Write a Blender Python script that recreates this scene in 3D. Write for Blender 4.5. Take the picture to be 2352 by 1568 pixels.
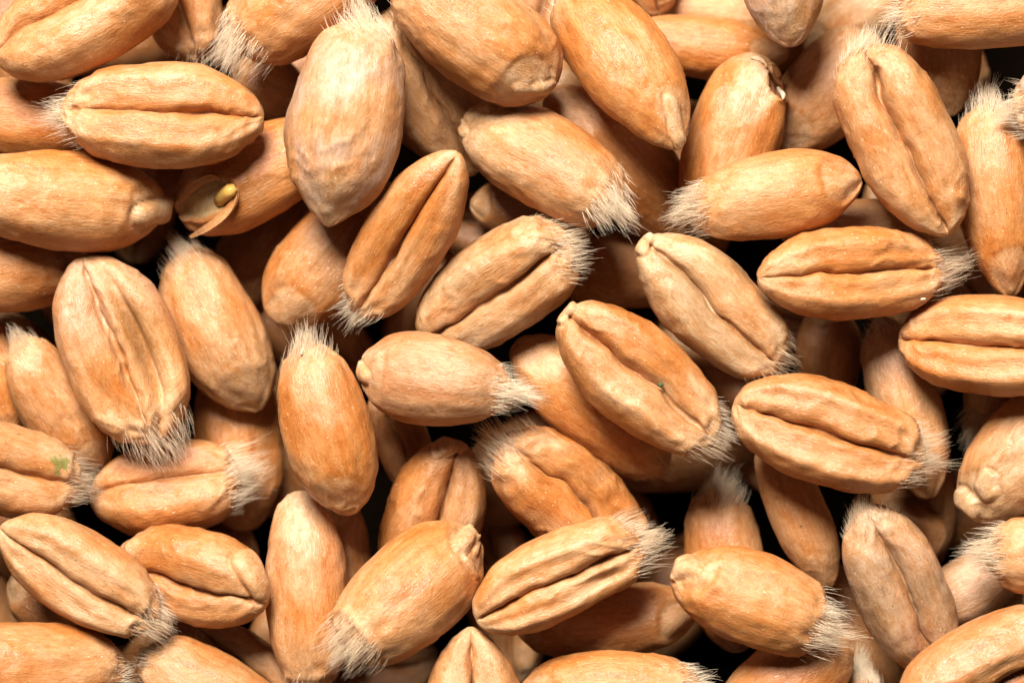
import bpy, math, random
import numpy as np
from mathutils import Matrix, Vector

for o in list(bpy.data.objects):
    bpy.data.objects.remove(o, do_unlink=True)
scene = bpy.context.scene
COL = scene.collection

# ---------------------------------------------------------------- camera
MM = 0.001                       # the scene is built at real size
VIEW_W = 35.0                    # millimetres across the picture at z = 0
CAM_D = 130.0                    # millimetres from the lens to z = 0
PXW, PXH = 2352.0, 1568.0        # survey grid the grains were measured on
S = VIEW_W / PXW
cam_data = bpy.data.cameras.new('camera')
cam_data.sensor_width = 36.0
cam_data.lens = 36.0 * CAM_D / VIEW_W
cam_data.clip_start = 0.005
cam_data.clip_end = 5.0
cam_data.dof.use_dof = True
cam_data.dof.focus_distance = (CAM_D - 0.6) * MM
cam_data.dof.aperture_fstop = 45.0
cam = bpy.data.objects.new('camera', cam_data)
cam.location = (0, 0, CAM_D * MM)
COL.objects.link(cam)
scene.camera = cam

# ---------------------------------------------------------------- light
world = bpy.data.worlds.new('World')
scene.world = world
world.use_nodes = True
bg = world.node_tree.nodes['Background']
bg.inputs['Color'].default_value = (1.0, 0.93, 0.85, 1)
bg.inputs['Strength'].default_value = 0.03

def area_lamp(name, loc, target, size, power, color):
    d = bpy.data.lights.new(name, 'AREA')
    d.shape = 'DISK'
    d.size = size
    d.energy = power
    d.color = color
    o = bpy.data.objects.new(name, d)
    o.location = loc
    o.rotation_euler = (Vector(target) - Vector(loc)).to_track_quat('-Z', 'Y').to_euler()
    COL.objects.link(o)
    return o

area_lamp('softbox_lamp', (-0.046, 0.163, 0.208), (0, 0, 0), 0.12, 2.55, (1.0, 0.94, 0.87))

scene.view_settings.view_transform = 'Standard'
scene.view_settings.look = 'None'
scene.view_settings.gamma = 1.0
scene.view_settings.exposure = 0.0
scene.view_settings.use_curve_mapping = False
scene.render.engine = 'CYCLES'
scene.cycles.max_bounces = 6
scene.cycles.diffuse_bounces = 4

# ---------------------------------------------------------------- noise
_rng = np.random.RandomState(7)
_perm = _rng.permutation(256)
_perm = np.concatenate([_perm, _perm, _perm])
_grad = _rng.normal(size=(256, 3))
_grad /= np.linalg.norm(_grad, axis=1)[:, None]

def noise(p):
    """gradient noise on an (..., 3) array, about -1..1"""
    p = np.asarray(p, dtype=np.float64)
    i = np.floor(p).astype(int)
    f = p - i
    i &= 255
    u = f * f * f * (f * (f * 6 - 15) + 10)
    def g(dx, dy, dz):
        h = _perm[_perm[_perm[i[..., 0] + dx] + i[..., 1] + dy] + i[..., 2] + dz] & 255
        gr = _grad[h]
        return (gr[..., 0] * (f[..., 0] - dx) + gr[..., 1] * (f[..., 1] - dy) + gr[..., 2] * (f[..., 2] - dz))
    def L(a, b, w):
        return a + (b - a) * w
    x00 = L(g(0, 0, 0), g(1, 0, 0), u[..., 0]); x10 = L(g(0, 1, 0), g(1, 1, 0), u[..., 0])
    x01 = L(g(0, 0, 1), g(1, 0, 1), u[..., 0]); x11 = L(g(0, 1, 1), g(1, 1, 1), u[..., 0])
    return L(L(x00, x10, u[..., 1]), L(x01, x11, u[..., 1]), u[..., 2]) * 1.5

def sstep(a, b, x):
    t = np.clip((x - a) / (b - a), 0, 1)
    return t * t * (3 - 2 * t)

# ---------------------------------------------------------------- materials
def new_mat(name):
    m = bpy.data.materials.new(name)
    m.use_nodes = True
    nt = m.node_tree
    nt.nodes.clear()
    out = nt.nodes.new('ShaderNodeOutputMaterial')
    b = nt.nodes.new('ShaderNodeBsdfPrincipled')
    nt.links.new(b.outputs[0], out.inputs['Surface'])
    return m, nt, b

def bran_material():
    m, nt, b = new_mat('wheat_bran')
    N, L = nt.nodes, nt.links
    tint = N.new('ShaderNodeAttribute'); tint.attribute_name = 'tint'
    rest = N.new('ShaderNodeAttribute'); rest.attribute_name = 'rest'
    def mapped(scale):
        mp = N.new('ShaderNodeMapping')
        mp.inputs['Scale'].default_value = scale
        L.new(rest.outputs['Vector'], mp.inputs['Vector'])
        return mp
    def tex(scale, detail, rough, dist=0.0):
        t = N.new('ShaderNodeTexNoise')
        t.inputs['Scale'].default_value = 1.0
        t.inputs['Detail'].default_value = detail
        t.inputs['Roughness'].default_value = rough
        t.inputs['Distortion'].default_value = dist
        L.new(mapped(scale).outputs[0], t.inputs['Vector'])
        return t
    def ramp(src, stops):
        r = N.new('ShaderNodeValToRGB')
        el = r.color_ramp.elements
        while len(el) < len(stops):
            el.new(0.5)
        for e, (p, c) in zip(el, stops):
            e.position = p
            e.color = c
        L.new(src, r.inputs['Fac'])
        return r
    def mix(mode, a, c, fac=1.0):
        x = N.new('ShaderNodeMix'); x.data_type = 'RGBA'; x.blend_type = mode
        if isinstance(fac, float):
            x.inputs['Factor'].default_value = fac
        else:
            L.new(fac, x.inputs['Factor'])
        L.new(a, x.inputs['A']) if not isinstance(a, tuple) else setattr(x.inputs['A'], 'default_value', a)
        L.new(c, x.inputs['B']) if not isinstance(c, tuple) else setattr(x.inputs['B'], 'default_value', c)
        return x.outputs['Result']
    # rest = (millimetres along, ring x, ring y) -> long fibres
    streak = tex((0.45, 6.0, 6.0), 4.0, 0.62, 0.35)
    fine = tex((3.0, 20.0, 20.0), 3.0, 0.65, 0.3)
    blot = tex((0.55, 1.7, 1.7), 3.0, 0.55, 0.6)
    mottle = tex((3.2, 5.5, 5.5), 3.0, 0.6, 0.8)
    painted_glint = tex((9.0, 14.0, 14.0), 1.0, 0.5)
    speck = tex((6.0, 13.0, 13.0), 2.0, 0.5)
    r1 = ramp(streak.outputs['Fac'], [(0.30, (0.80, 0.66, 0.48, 1)), (0.5, (0.98, 0.95, 0.91, 1)), (0.72, (1.10, 1.16, 1.25, 1))])
    r2 = ramp(fine.outputs['Fac'], [(0.32, (0.86, 0.78, 0.68, 1)), (0.52, (1, 1, 1, 1)), (0.75, (1.08, 1.12, 1.18, 1))])
    r3 = ramp(blot.outputs['Fac'], [(0.36, (0.90, 0.72, 0.50, 1)), (0.52, (1, 1, 1, 1)), (0.68, (1.06, 1.14, 1.28, 1))])
    c = mix('MULTIPLY', tint.outputs['Color'], r1.outputs['Color'], 0.62)
    c = mix('MULTIPLY', c, r2.outputs['Color'], 0.55)
    c = mix('MULTIPLY', c, r3.outputs['Color'], 0.6)
    r5 = ramp(mottle.outputs['Fac'], [(0.33, (0.84, 0.68, 0.48, 1)), (0.5, (1, 1, 1, 1)), (0.67, (1.12, 1.22, 1.38, 1))])
    c = mix('MULTIPLY', c, r5.outputs['Color'], 0.6)
    r6 = ramp(painted_glint.outputs['Fac'], [(0.72, (0, 0, 0, 1)), (0.77, (0.55, 0.55, 0.55, 1))])
    c = mix('MIX', c, (0.85, 0.68, 0.48, 1), r6.outputs['Color'])  # tiny glints painted into the colour as pale dots
    r4 = ramp(speck.outputs['Fac'], [(0.24, (1, 1, 1, 1)), (0.29, (0, 0, 0, 1))])
    c = mix('MIX', c, (0.16, 0.08, 0.03, 1), r4.outputs['Color'])
    L.new(c, b.inputs['Base Color'])
    # relief: fibres and a fine grain
    add = N.new('ShaderNodeMath'); add.operation = 'MULTIPLY_ADD'
    L.new(streak.outputs['Fac'], add.inputs[0]); add.inputs[1].default_value = 0.6
    L.new(fine.outputs['Fac'], add.inputs[2])
    grain = tex((16.0, 34.0, 34.0), 2.0, 0.6)
    add2 = N.new('ShaderNodeMath'); add2.operation = 'MULTIPLY_ADD'
    L.new(grain.outputs['Fac'], add2.inputs[0]); add2.inputs[1].default_value = 0.45
    add3 = N.new('ShaderNodeMath'); add3.operation = 'MULTIPLY_ADD'
    L.new(mottle.outputs['Fac'], add3.inputs[0]); add3.inputs[1].default_value = 0.9
    L.new(add.outputs[0], add3.inputs[2])
    L.new(add3.outputs[0], add2.inputs[2])
    bump = N.new('ShaderNodeBump')
    bump.inputs['Strength'].default_value = 0.55
    bump.inputs['Distance'].default_value = 0.00005
    L.new(add2.outputs[0], bump.inputs['Height'])
    L.new(bump.outputs[0], b.inputs['Normal'])
    rr = N.new('ShaderNodeMapRange')
    rr.inputs['From Min'].default_value = 0.3; rr.inputs['From Max'].default_value = 0.7
    rr.inputs['To Min'].default_value = 0.30; rr.inputs['To Max'].default_value = 0.50
    L.new(blot.outputs['Fac'], rr.inputs['Value'])
    L.new(rr.outputs[0], b.inputs['Roughness'])
    b.inputs['Specular IOR Level'].default_value = 0.5
    b.inputs['Subsurface Weight'].default_value = 0.0
    b.inputs['Subsurface Radius'].default_value = (1.0, 0.42, 0.16)
    b.inputs['Subsurface Scale'].default_value = 0.0005
    return m

def plain(name, col, rough=0.5, spec=0.3, sss=0.0):
    m, nt, b = new_mat(name)
    n = nt.nodes.new('ShaderNodeTexNoise'); n.inputs['Scale'].default_value = 900.0
    tc = nt.nodes.new('ShaderNodeTexCoord')
    nt.links.new(tc.outputs['Object'], n.inputs['Vector'])
    r = nt.nodes.new('ShaderNodeValToRGB')
    r.color_ramp.elements[0].position = 0.3; r.color_ramp.elements[1].position = 0.7
    r.color_ramp.elements[0].color = tuple(v * 0.8 for v in col) + (1,)
    r.color_ramp.elements[1].color = tuple(min(1, v * 1.15) for v in col) + (1,)
    nt.links.new(n.outputs['Fac'], r.inputs['Fac'])
    nt.links.new(r.outputs['Color'], b.inputs['Base Color'])
    b.inputs['Roughness'].default_value = rough
    b.inputs['Specular IOR Level'].default_value = spec
    if sss:
        b.inputs['Subsurface Weight'].default_value = sss
        b.inputs['Subsurface Radius'].default_value = (1, .6, .3)
        b.inputs['Subsurface Scale'].default_value = 0.0005
    return m

M_BRAN = bran_material()
def hair_material():
    m, nt, b = new_mat('brush_hair')
    N, L = nt.nodes, nt.links
    col = (0.97, 0.84, 0.64, 1)
    b.inputs['Base Color'].default_value = col
    b.inputs['Roughness'].default_value = 0.4
    tr = N.new('ShaderNodeBsdfTranslucent'); tr.inputs['Color'].default_value = col
    mx = N.new('ShaderNodeMixShader'); mx.inputs[0].default_value = 0.42
    L.new(b.outputs[0], mx.inputs[1]); L.new(tr.outputs[0], mx.inputs[2])
    L.new(mx.outputs[0], [n for n in N if n.type == 'OUTPUT_MATERIAL'][0].inputs['Surface'])
    return m
M_HAIR = hair_material()
M_TRAY = plain('tray', (0.004, 0.0025, 0.0014), 0.9, 0.0)
M_STUB = plain('embryo_flesh', (0.62, 0.38, 0.09), 0.4, 0.4, 0.3)
M_SPLINT = plain('pale_splinter', (0.50, 0.42, 0.30), 0.6)
M_GREEN = plain('green_speck', (0.06, 0.09, 0.03), 0.7)

# ---------------------------------------------------------------- mesh helpers
def mesh_from(name, co, faces, mat, tint=None, rest=None, normals=None):
    me = bpy.data.meshes.new(name)
    co = np.asarray(co, dtype=np.float32)
    sizes = np.array([len(f) for f in faces]) if not isinstance(faces, tuple) else None
    if isinstance(faces, tuple):                    # (quads, tris)
        q, t = faces
        loops = np.concatenate([q.ravel(), t.ravel()]).astype(np.int32)
        sizes = np.concatenate([np.full(len(q), 4), np.full(len(t), 3)])
    else:
        loops = np.array([i for f in faces for i in f], dtype=np.int32)
    starts = np.concatenate([[0], np.cumsum(sizes)[:-1]]).astype(np.int32)
    me.vertices.add(len(co)); me.vertices.foreach_set('co', co.ravel())
    me.loops.add(len(loops)); me.loops.foreach_set('vertex_index', loops)
    me.polygons.add(len(sizes)); me.polygons.foreach_set('loop_start', starts)
    me.polygons.foreach_set('use_smooth', np.ones(len(sizes), dtype=bool))
    me.update(calc_edges=True)
    if tint is not None:
        a = me.attributes.new('tint', 'FLOAT_COLOR', 'POINT')
        a.data.foreach_set('color', np.concatenate([tint, np.ones((len(co), 1))], axis=1).astype(np.float32).ravel())
    if rest is not None:
        a = me.attributes.new('rest', 'FLOAT_VECTOR', 'POINT')
        a.data.foreach_set('vector', np.asarray(rest, dtype=np.float32).ravel())
    me.materials.append(mat)
    me.validate()
    if normals is not None:
        me.normals_split_custom_set_from_vertices(np.asarray(normals, dtype=np.float32).tolist())
    return me

def sub_mesh(name, co, quads, tris, mat, tint, rest, normals):
    used = np.unique(np.concatenate([quads.ravel(), tris.ravel()])).astype(int)
    remap = np.full(len(co), -1); remap[used] = np.arange(len(used))
    return mesh_from(name, co[used], (remap[quads], remap[tris]), mat, tint[used], rest[used], normals[used])

# ---------------------------------------------------------------- one grain
TAN = np.array([0.49, 0.240, 0.098])
ORANGE = np.array([0.455, 0.175, 0.046])
PALE = np.array([0.58, 0.375, 0.205])
ROSE = np.array([0.47, 0.30, 0.205])
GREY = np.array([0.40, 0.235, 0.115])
SHADE_BROWN = np.array([0.33, 0.14, 0.048])  # darkened bran for shaded lower grains, shade held in the colour
SHADE_BROWN = SHADE_BROWN * 0.9
TONES = dict(tan=(TAN, ORANGE), orange=(ORANGE * 1.03, TAN), pale=(PALE, TAN), rose=(ROSE, TAN), grey=(GREY, TAN), brown=(SHADE_BROWN, TAN))

def Rx(a):
    c, s = math.cos(a), math.sin(a)
    return np.array([[1, 0, 0], [0, c, -s], [0, s, c]])

def frame(g, pitch):
    d = np.array([g['b'][0] - g['g'][0], -(g['b'][1] - g['g'][1]), 0.0])
    d /= np.linalg.norm(d)
    up = np.array([0, 0, 1.0])
    left = np.cross(up, d)
    cp, sp = math.cos(pitch), math.sin(pitch)
    x = d * cp + up * sp
    z = -d * sp + up * cp
    B = np.stack([x, left, z], 1)
    roll = -math.asin(max(-0.95, min(0.95, g['c'])))
    if g['face'] == 'V':
        roll += math.pi
    return B @ Rx(roll)

class Grain:
    pass

def build_grain(g, seed, detail=1.0):
    """g: dict from the catalogue. Returns local arrays in millimetres:
    +x germ -> brush, +z dorsal back, crease on -z, origin in the middle."""
    rnd = np.random.RandomState(seed)
    Lm, W = g['L'], g['W']
    NT = int(104 * detail); nd = int(34 * detail); nl = int(26 * detail)
    i = np.arange(1, NT)
    tt = i / NT
    t = 0.55 * tt + 0.45 * 0.5 * (1 - np.cos(np.pi * tt))
    t = t + 0.0
    # --- outline
    tc = g.get('tc', 0.46 + 0.05 * rnd.uniform(-1, 1))
    ql = g.get('ql', 1.55 + 0.15 * rnd.uniform(-1, 1)) + 0.15
    k = g.get('cut', 1.15 + 0.04 * rnd.uniform(-1, 1)) - 0.045
    ul = np.clip((tc - t) / tc, 0, 1)
    ur = np.clip((t - tc) / (k - tc), 0, 1)
    f = np.where(t < tc, (1 - ul ** 2.05) ** (1 / ql), (1 - ur ** 2.1) ** (1 / 1.7))
    cap = np.clip((t - 0.80) / 0.20, 0, 1)
    f = f * np.sqrt(np.maximum(1 - cap ** 2.2, 0.0))
    beak = g.get('beak', 0.0)
    if beak > 0:
        bl = 0.085
        fb = beak * 0.30 * np.sqrt(np.maximum(1 - ((t - bl * 0.9) / (bl * 0.9)) ** 2, 0)) * sstep(0.30, 0.10, t)
        tm = np.clip((t - 0.055) / 0.945, 1e-6, 1)
        ul2 = np.clip((tc - tm) / tc, 0, 1)
        fm = np.where(tm < tc, (1 - ul2 ** 2.05) ** (1 / ql), f)
        fm = np.where(t < 0.055, 0, fm)
        f = np.where(t < tc, np.maximum(fm, fb), f)
        f = np.convolve(np.concatenate([[f[0]], f, [f[-1]]]), [0.25, 0.5, 0.25], 'valid')
    A = 0.5 * W * f
    Hd = 0.47 * W * f ** 0.92 * g.get('plump', 1.0) * (1 - 0.30 * sstep(0.24, 0.0, t))
    Hv = 0.36 * W * f ** 0.95 * g.get('plump', 1.0)
    # --- one ring: dorsal arc, then two cheeks that roll into the crease
    a1 = np.linspace(0, np.pi, nd, endpoint=False)
    dep = g.get('crease', 0.62)
    # cheeks, measured as |y|/A from 1 (flank) to 0 (crease)
    e = np.linspace(0, 1, nl + 1)
    yc = 0.50
    psi = e * np.pi
    cy = np.where(psi < np.pi / 2, yc + (1 - yc) * np.cos(psi), yc + (yc - 0.012) * np.cos(psi))
    cz_out = np.sin(psi)
    inner = np.clip((yc - cy) / yc, 0, 1)
    drop = 1 - np.sqrt(np.maximum(1 - inner ** 4.6, 0))
    ny = np.concatenate([np.cos(a1), -cy, cy[::-1][1:-1]])
    zd = np.concatenate([np.sin(a1), np.zeros(2 * nl)])[None, :]
    zv_o = np.concatenate([np.zeros(nd), np.where(psi < np.pi / 2, cz_out, 1.0), np.where(psi < np.pi / 2, cz_out, 1.0)[::-1][1:-1]])[None, :]
    zv_d = np.concatenate([np.zeros(nd), np.where(psi < np.pi / 2, 0, drop), np.where(psi < np.pi / 2, 0, drop)[::-1][1:-1]])[None, :]
    nring = len(ny)
    T = t[:, None]
    seedv = rnd.uniform(0, 200, 3)
    # crease depth along the grain
    n1 = noise(np.stack([t * 3.0 + seedv[0], t * 0 + seedv[1], t * 0 + 3.3], -1))
    dt = dep * (sstep(0.0, 0.05, t) * (1 - 0.45 * sstep(0.80, 0.98, t))) * (1 + 0.55 * n1)
    hv_fac = zv_o - zv_d * dt[:, None]
    Y = A[:, None] * ny[None, :]
    Z = Hd[:, None] * zd - Hv[:, None] * hv_fac
    # uneven cheeks and a crease that wanders
    side = np.sign(ny)[None, :]
    ven = zv_o
    wob = 0.13 * noise(np.stack([t * 3.6 + seedv[1], t * 0 + 9.1, t * 0 + seedv[2]], -1)) \
        + 0.06 * noise(np.stack([t * 9 + seedv[0], t * 0 + 2.1, t * 0 + seedv[1]], -1))
    wob = wob * sstep(0.04, 0.2, t)
    closeness = (1 - np.abs(ny)[None, :] ** 1.2) * (zv_o > 0)
    Y = Y + A[:, None] * wob[:, None] * closeness * g.get('wob', 1.0)
    # cheeks of unequal swelling
    sw = noise(np.stack([np.broadcast_to(T * 2.2, Y.shape), np.broadcast_to(side * 7.0, Y.shape) + seedv[0], np.full(Y.shape, seedv[2])], -1))
    Z = Z - 0.07 * W * sw * f[:, None] * ven * (1 - zv_d)
    X = np.broadcast_to((T - 0.5) * Lm, Y.shape).copy()
    # --- bends
    bend = g.get('bend', 0.0)
    arch = g.get('arch', 0.03)
    Y = Y + bend * Lm * (1 - (2 * T - 1) ** 2)
    Z = Z + arch * Lm * (1 - (2 * T - 1) ** 2) - arch * Lm * 0.6
    # --- ring coordinate for texture
    ang = np.concatenate([a1, np.pi + np.linspace(0, np.pi / 2, nl + 1), np.pi * 1.5 + np.linspace(0, np.pi / 2, nl + 1)[1:-1]])
    rad = np.maximum(f, 0.25)[:, None]
    rx = np.cos(ang)[None, :] * rad + 0 * T
    ry = np.sin(ang)[None, :] * rad + 0 * T
    off = rnd.uniform(0, 60, 3)
    rest = np.stack([T * Lm * (1 + 0 * rx) + off[0], rx * W * 0.5 + off[1], ry * W * 0.5 + off[2]], -1)
    P = np.stack([X, Y, Z], -1)
    def normals_of(P):
        du = np.gradient(P, axis=0)
        dv = np.roll(P, -1, 1) - np.roll(P, 1, 1)
        n = np.cross(dv, du)
        n /= np.maximum(np.linalg.norm(n, axis=-1, keepdims=True), 1e-9)
        return -n if (n[NT // 2, nd // 2, 2] < 0) else n
    Nn = normals_of(P)
    # --- relief
    D = np.zeros_like(X)
    rs = rest * 1.0
    D += 0.022 * W * noise(rs * np.array([0.55, 0.75, 0.75])) * g.get('lump', 1.0)
    D += 0.016 * W * noise(rs * np.array([0.30, 1.9, 1.9]) + 31)                      # long facets
    D += 0.0095 * W * noise(rs * np.array([1.7, 2.4, 2.4]) + 57) * g.get('wrinkle', 1.0)
    wr = g.get('wrinkle', 1.0)
    endm = sstep(0.70, 0.93, T)
    D += endm * 0.020 * W * wr * noise(rs * np.array([1.3, 2.6, 2.6]) + 11)
    rid = 1 - np.abs(noise(rs * np.array([0.9, 1.5, 1.5]) + 83))
    D += 0.020 * W * wr * (rid ** 6 - 0.25) * sstep(-0.1, 0.45, noise(rs * 0.5 + 41)) * 0.8
    # cheeks with a ridge line and a flatter face towards the crease
    fc = 0.7 * g.get('facet', 0.2)
    an = np.abs(ny)[None, :] + 0.09 * noise(np.stack([T * 2.5 + seedv[2] + 0 * X, side * 5.0 + 0 * X, 0 * X], -1))
    D += fc * W * (zv_o > 0) * sstep(0.02, 0.2, T) * sstep(1.0, 0.8, T) * (0.030 * np.exp(-((an - 0.66) / 0.10) ** 2) - 0.026 * np.exp(-((an - 0.40) / 0.17) ** 2))
    # raised rim where the brush begins
    rimpos = 0.905 + 0.03 * noise(np.stack([rx * 1.4 + seedv[0], ry * 1.4, 0 * rx], -1))
    D += 0.016 * W * np.exp(-((T - rimpos) / 0.022) ** 2) * g.get('rim', 1.0) * sstep(-0.4, 0.5, noise(np.stack([rx * 1.1 + seedv[1], ry * 1.1, 0 * rx], -1)))
    # --- germ on the back
    dth = np.abs(((ang - np.pi / 2 + np.pi) % (2 * np.pi)) - np.pi)[None, :] + 0 * T
    tw = (T - 0.105) / 0.135
    el = np.sqrt(tw ** 2 + (dth / 0.80) ** 2) + 0.22 * noise(rs * 0.8 + 5) + 0.08 * noise(rs * 2.3 + 5)
    gm = sstep(1.08, 0.88, el)
    gs = g.get('germ', 1.0)
    D += gs * W * (-0.013 * np.exp(-((el - 0.97) / 0.12) ** 2) * sstep(-.5, .5, noise(rs * .9 + 77)) - 0.014 * sstep(1.15, 0.75, el)
                   + (0.034 + 0.045 * g.get('beak', 0)) * np.exp(-((dth - 0.12 * noise(rs * .7 + 3)) / (0.40 - 0.12 * g.get('beak', 0))) ** 2) * sstep(0.235, 0.12, T) * sstep(0.0, 0.05, T)
                   + 0.010 * np.exp(-((el - 1.25) / 0.2) ** 2))
    # --- one-off features
    stain = None
    for ft in g.get('feat', []):
        kind = ft[0]
        if kind == 'hollow':          # sunken cheek: (t, ring side, length, depth)
            _, ht, hs, hl, hd = ft
            yy = ny[None, :] * hs
            w = np.exp(-((T - ht) / hl) ** 2) * np.exp(-((yy - 0.48) / 0.27) ** 2) * (zv_o > 0)
            D -= hd * W * w
        if kind == 'dent':            # (t, angle from dorsal centre in rad, dt, da, depth)
            _, ht, ha, hl, hw, hd = ft
            da = ((ang - np.pi / 2 - ha + np.pi) % (2 * np.pi)) - np.pi
            D -= hd * W * np.exp(-((T - ht) / hl) ** 2) * np.exp(-(da[None, :] / hw) ** 2)
        if kind == 'pit':             # torn-open pit in the back: (t, y, dt, dy, depth, colour)
            _, ht, hy, hl, hw, hd, col = ft
            ee = np.sqrt(((T - ht) / hl) ** 2 + ((ny[None, :] - hy) / hw) ** 2) + 0.10 * noise(rs * 2.0)
            D -= hd * W * sstep(1.12, 0.86, ee) * (zv_o == 0)
            D += 0.03 * W * np.exp(-((ee - 1.15) / 0.12) ** 2) * (zv_o == 0)
    # swellings of the embryo, sculpted out of the bran: paths on the survey grid
    nubm = np.zeros_like(X)
    Rw = frame(g, 0.0)
    Pw, Nw = P @ Rw.T, Nn @ Rw.T
    mid = ((g['g'][0] + g['b'][0]) / 2, (g['g'][1] + g['b'][1]) / 2)
    for nb in g.get('nub', []):
        pts = np.array([[(x - mid[0]) * S, -(y - mid[1]) * S] for x, y in nb[:-1]])
        rad = nb[-1] * S
        d = np.full(X.shape, 1e9)
        for a, bb in zip(pts[:-1], pts[1:]):
            ab = bb - a
            q = np.clip(((Pw[..., :2] - a) @ ab) / max((ab @ ab), 1e-9), 0, 1)
            d = np.minimum(d, np.linalg.norm(Pw[..., :2] - (a + q[..., None] * ab), axis=-1))
        d = d * (1 + 0.15 * noise(Pw * 1.8 + 4))
        h = np.sqrt(np.maximum(1 - (d / rad) ** 2, 0)) * sstep(-0.25, 0.15, Nw[..., 2])
        D += rad * 0.5 * h - rad * 0.16 * np.exp(-((d / rad - 1.22) / 0.22) ** 2) * sstep(-0.2, 0.2, Nw[..., 2])
        nubm = np.maximum(nubm, sstep(0.1, 0.6, h))
    fade = sstep(0.0, 0.03, T) * 0.8 + 0.2
    P = P + Nn * (D * fade)[..., None]
    Nn = normals_of(P)
    # --- colours
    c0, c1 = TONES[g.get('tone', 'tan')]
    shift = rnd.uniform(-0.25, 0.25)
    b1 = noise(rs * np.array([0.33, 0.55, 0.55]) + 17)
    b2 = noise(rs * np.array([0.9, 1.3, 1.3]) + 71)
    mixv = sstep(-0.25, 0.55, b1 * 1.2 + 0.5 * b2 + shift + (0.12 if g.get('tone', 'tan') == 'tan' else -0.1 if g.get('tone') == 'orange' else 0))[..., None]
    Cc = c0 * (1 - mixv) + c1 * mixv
    Cc = Cc * (1 + 0.10 * rnd.uniform(-1, 1))
    palem = (sstep(0.72, 0.98, T) * 0.55 + sstep(0.16, 0.0, T) * 0.5)
    palem = np.clip(palem + 0.35 * b2 * palem, 0, 1) + 0 * rx
    cheekpale = (zv_o * np.exp(-((np.abs(ny) - 0.62) / 0.22) ** 2)[None, :]) * 0.45 * sstep(-0.3, 0.5, noise(rs * 0.6 + 23))
    palem = np.clip(palem + cheekpale, 0, 0.85)[..., None]
    Cc = Cc * (1 - palem) + PALE * 0.97 * palem
    gp = (0.55 * gm * sstep(0.0, 0.3, gs))[..., None]
    Cc = Cc * (1 - gp) + (PALE * 0.95) * gp
    nm = (0.5 * nubm)[..., None]
    Cc = Cc * (1 - nm) + PALE * nm
    # browner in patches along the bottom of the crease
    cs = (np.exp(-(np.abs(ny) / 0.05) ** 2)[None, :] * (zv_o > 0.5) * sstep(-0.2, 0.5, b2 + 0.2) * 0.45)[..., None]
    Cc = Cc * (1 - cs) + np.array([0.30, 0.14, 0.05]) * cs
    if 'ends' in g:                # (where, tone, strength): bleached or dirty end
        for where, tone, st in g['ends']:
            mk = sstep(0.62, 0.25, T) if where == 'germ' else (sstep(0.55, 0.95, T) if where == 'brush' else 1 + 0 * T)
            mk = np.clip(mk * st * (0.8 + 0.5 * b1), 0, 1)[..., None] if mk.ndim == 2 and mk.shape[1] > 1 else np.clip(mk * st * (0.8 + 0.5 * b1), 0, 1)[..., None]
            Cc = Cc * (1 - mk) + TONES[tone][0] * mk
    for ft in g.get('feat', []):
        if ft[0] == 'mould':
            _, ht, ny0, hl, hw = ft
            w = np.exp(-((T - ht) / hl) ** 2) * np.exp(-((ny[None, :] - ny0) / hw) ** 2) * (zv_o > 0)
            w = sstep(0.62, 0.85, w + 0.55 * noise(rs * np.array([5.5, 6, 6])))[..., None] * 0.85
            Cc = Cc * (1 - w) + np.array([0.17, 0.19, 0.045]) * w
        if ft[0] == 'pit':
            _, ht, hy, hl, hw, hd, col = ft
            ee = np.sqrt(((T - ht) / hl) ** 2 + ((ny[None, :] - hy) / hw) ** 2) + 0.10 * noise(rs * 2.0)
            w = (sstep(1.05, 0.9, ee) * (zv_o == 0))[..., None]
            Cc = Cc * (1 - w) + np.array(col) * (1 + 0.3 * b2[..., None]) * w
        if ft[0] == 'stain':
            _, ht, ha, hl, hw, col, st = ft
            da = ((ang - np.pi / 2 - ha + np.pi) % (2 * np.pi)) - np.pi
            w = np.exp(-((T - ht) / hl) ** 2) * np.exp(-(da[None, :] / hw) ** 2)
            w = (sstep(0.25, 0.8, w + 0.3 * b2) * st)[..., None]
            Cc = Cc * (1 - w) + np.array(col) * w
    Cc = np.clip(Cc, 0.01, 0.9)
    # --- assemble
    n_r = NT - 1
    idx = np.arange(n_r * nring).reshape(n_r, nring)
    nx = np.roll(idx, -1, 1)
    quads = np.stack([idx[:-1], nx[:-1], nx[1:], idx[1:]], -1).reshape(-1, 4)
    gpart = np.maximum(gm, nubm)
    qgerm = ((gpart[:-1] + gpart[1:]) * 0.5 > 0.5).reshape(-1)
    tip0, tip1 = n_r * nring, n_r * nring + 1
    tris0 = np.stack([np.full(nring, tip0), nx[0], idx[0]], -1)
    tris1 = np.stack([np.full(nring, tip1), idx[-1], nx[-1]], -1)
    V = np.concatenate([P.reshape(-1, 3), [P[0].mean(0) - [0.002 * Lm, 0, 0], P[-1].mean(0) + [0.001 * Lm, 0, 0]]])
    NN = np.concatenate([Nn.reshape(-1, 3), [[-1, 0, 0], [1, 0, 0]]])
    CC = np.concatenate([Cc.reshape(-1, 3), [Cc[0].mean(0), Cc[-1].mean(0)]])
    RR = np.concatenate([rest.reshape(-1, 3), [rest[0].mean(0), rest[-1].mean(0)]])
    r = Grain()
    r.V, r.N, r.C, r.R = V, NN, CC, RR
    r.quads, r.qgerm = quads, qgerm
    r.tris0, r.tris1 = tris0, tris1
    r.P, r.Nn, r.t, r.ny, r.zv = P, Nn, t, ny, zv_o[0]
    r.rnd = rnd
    return r

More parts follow.
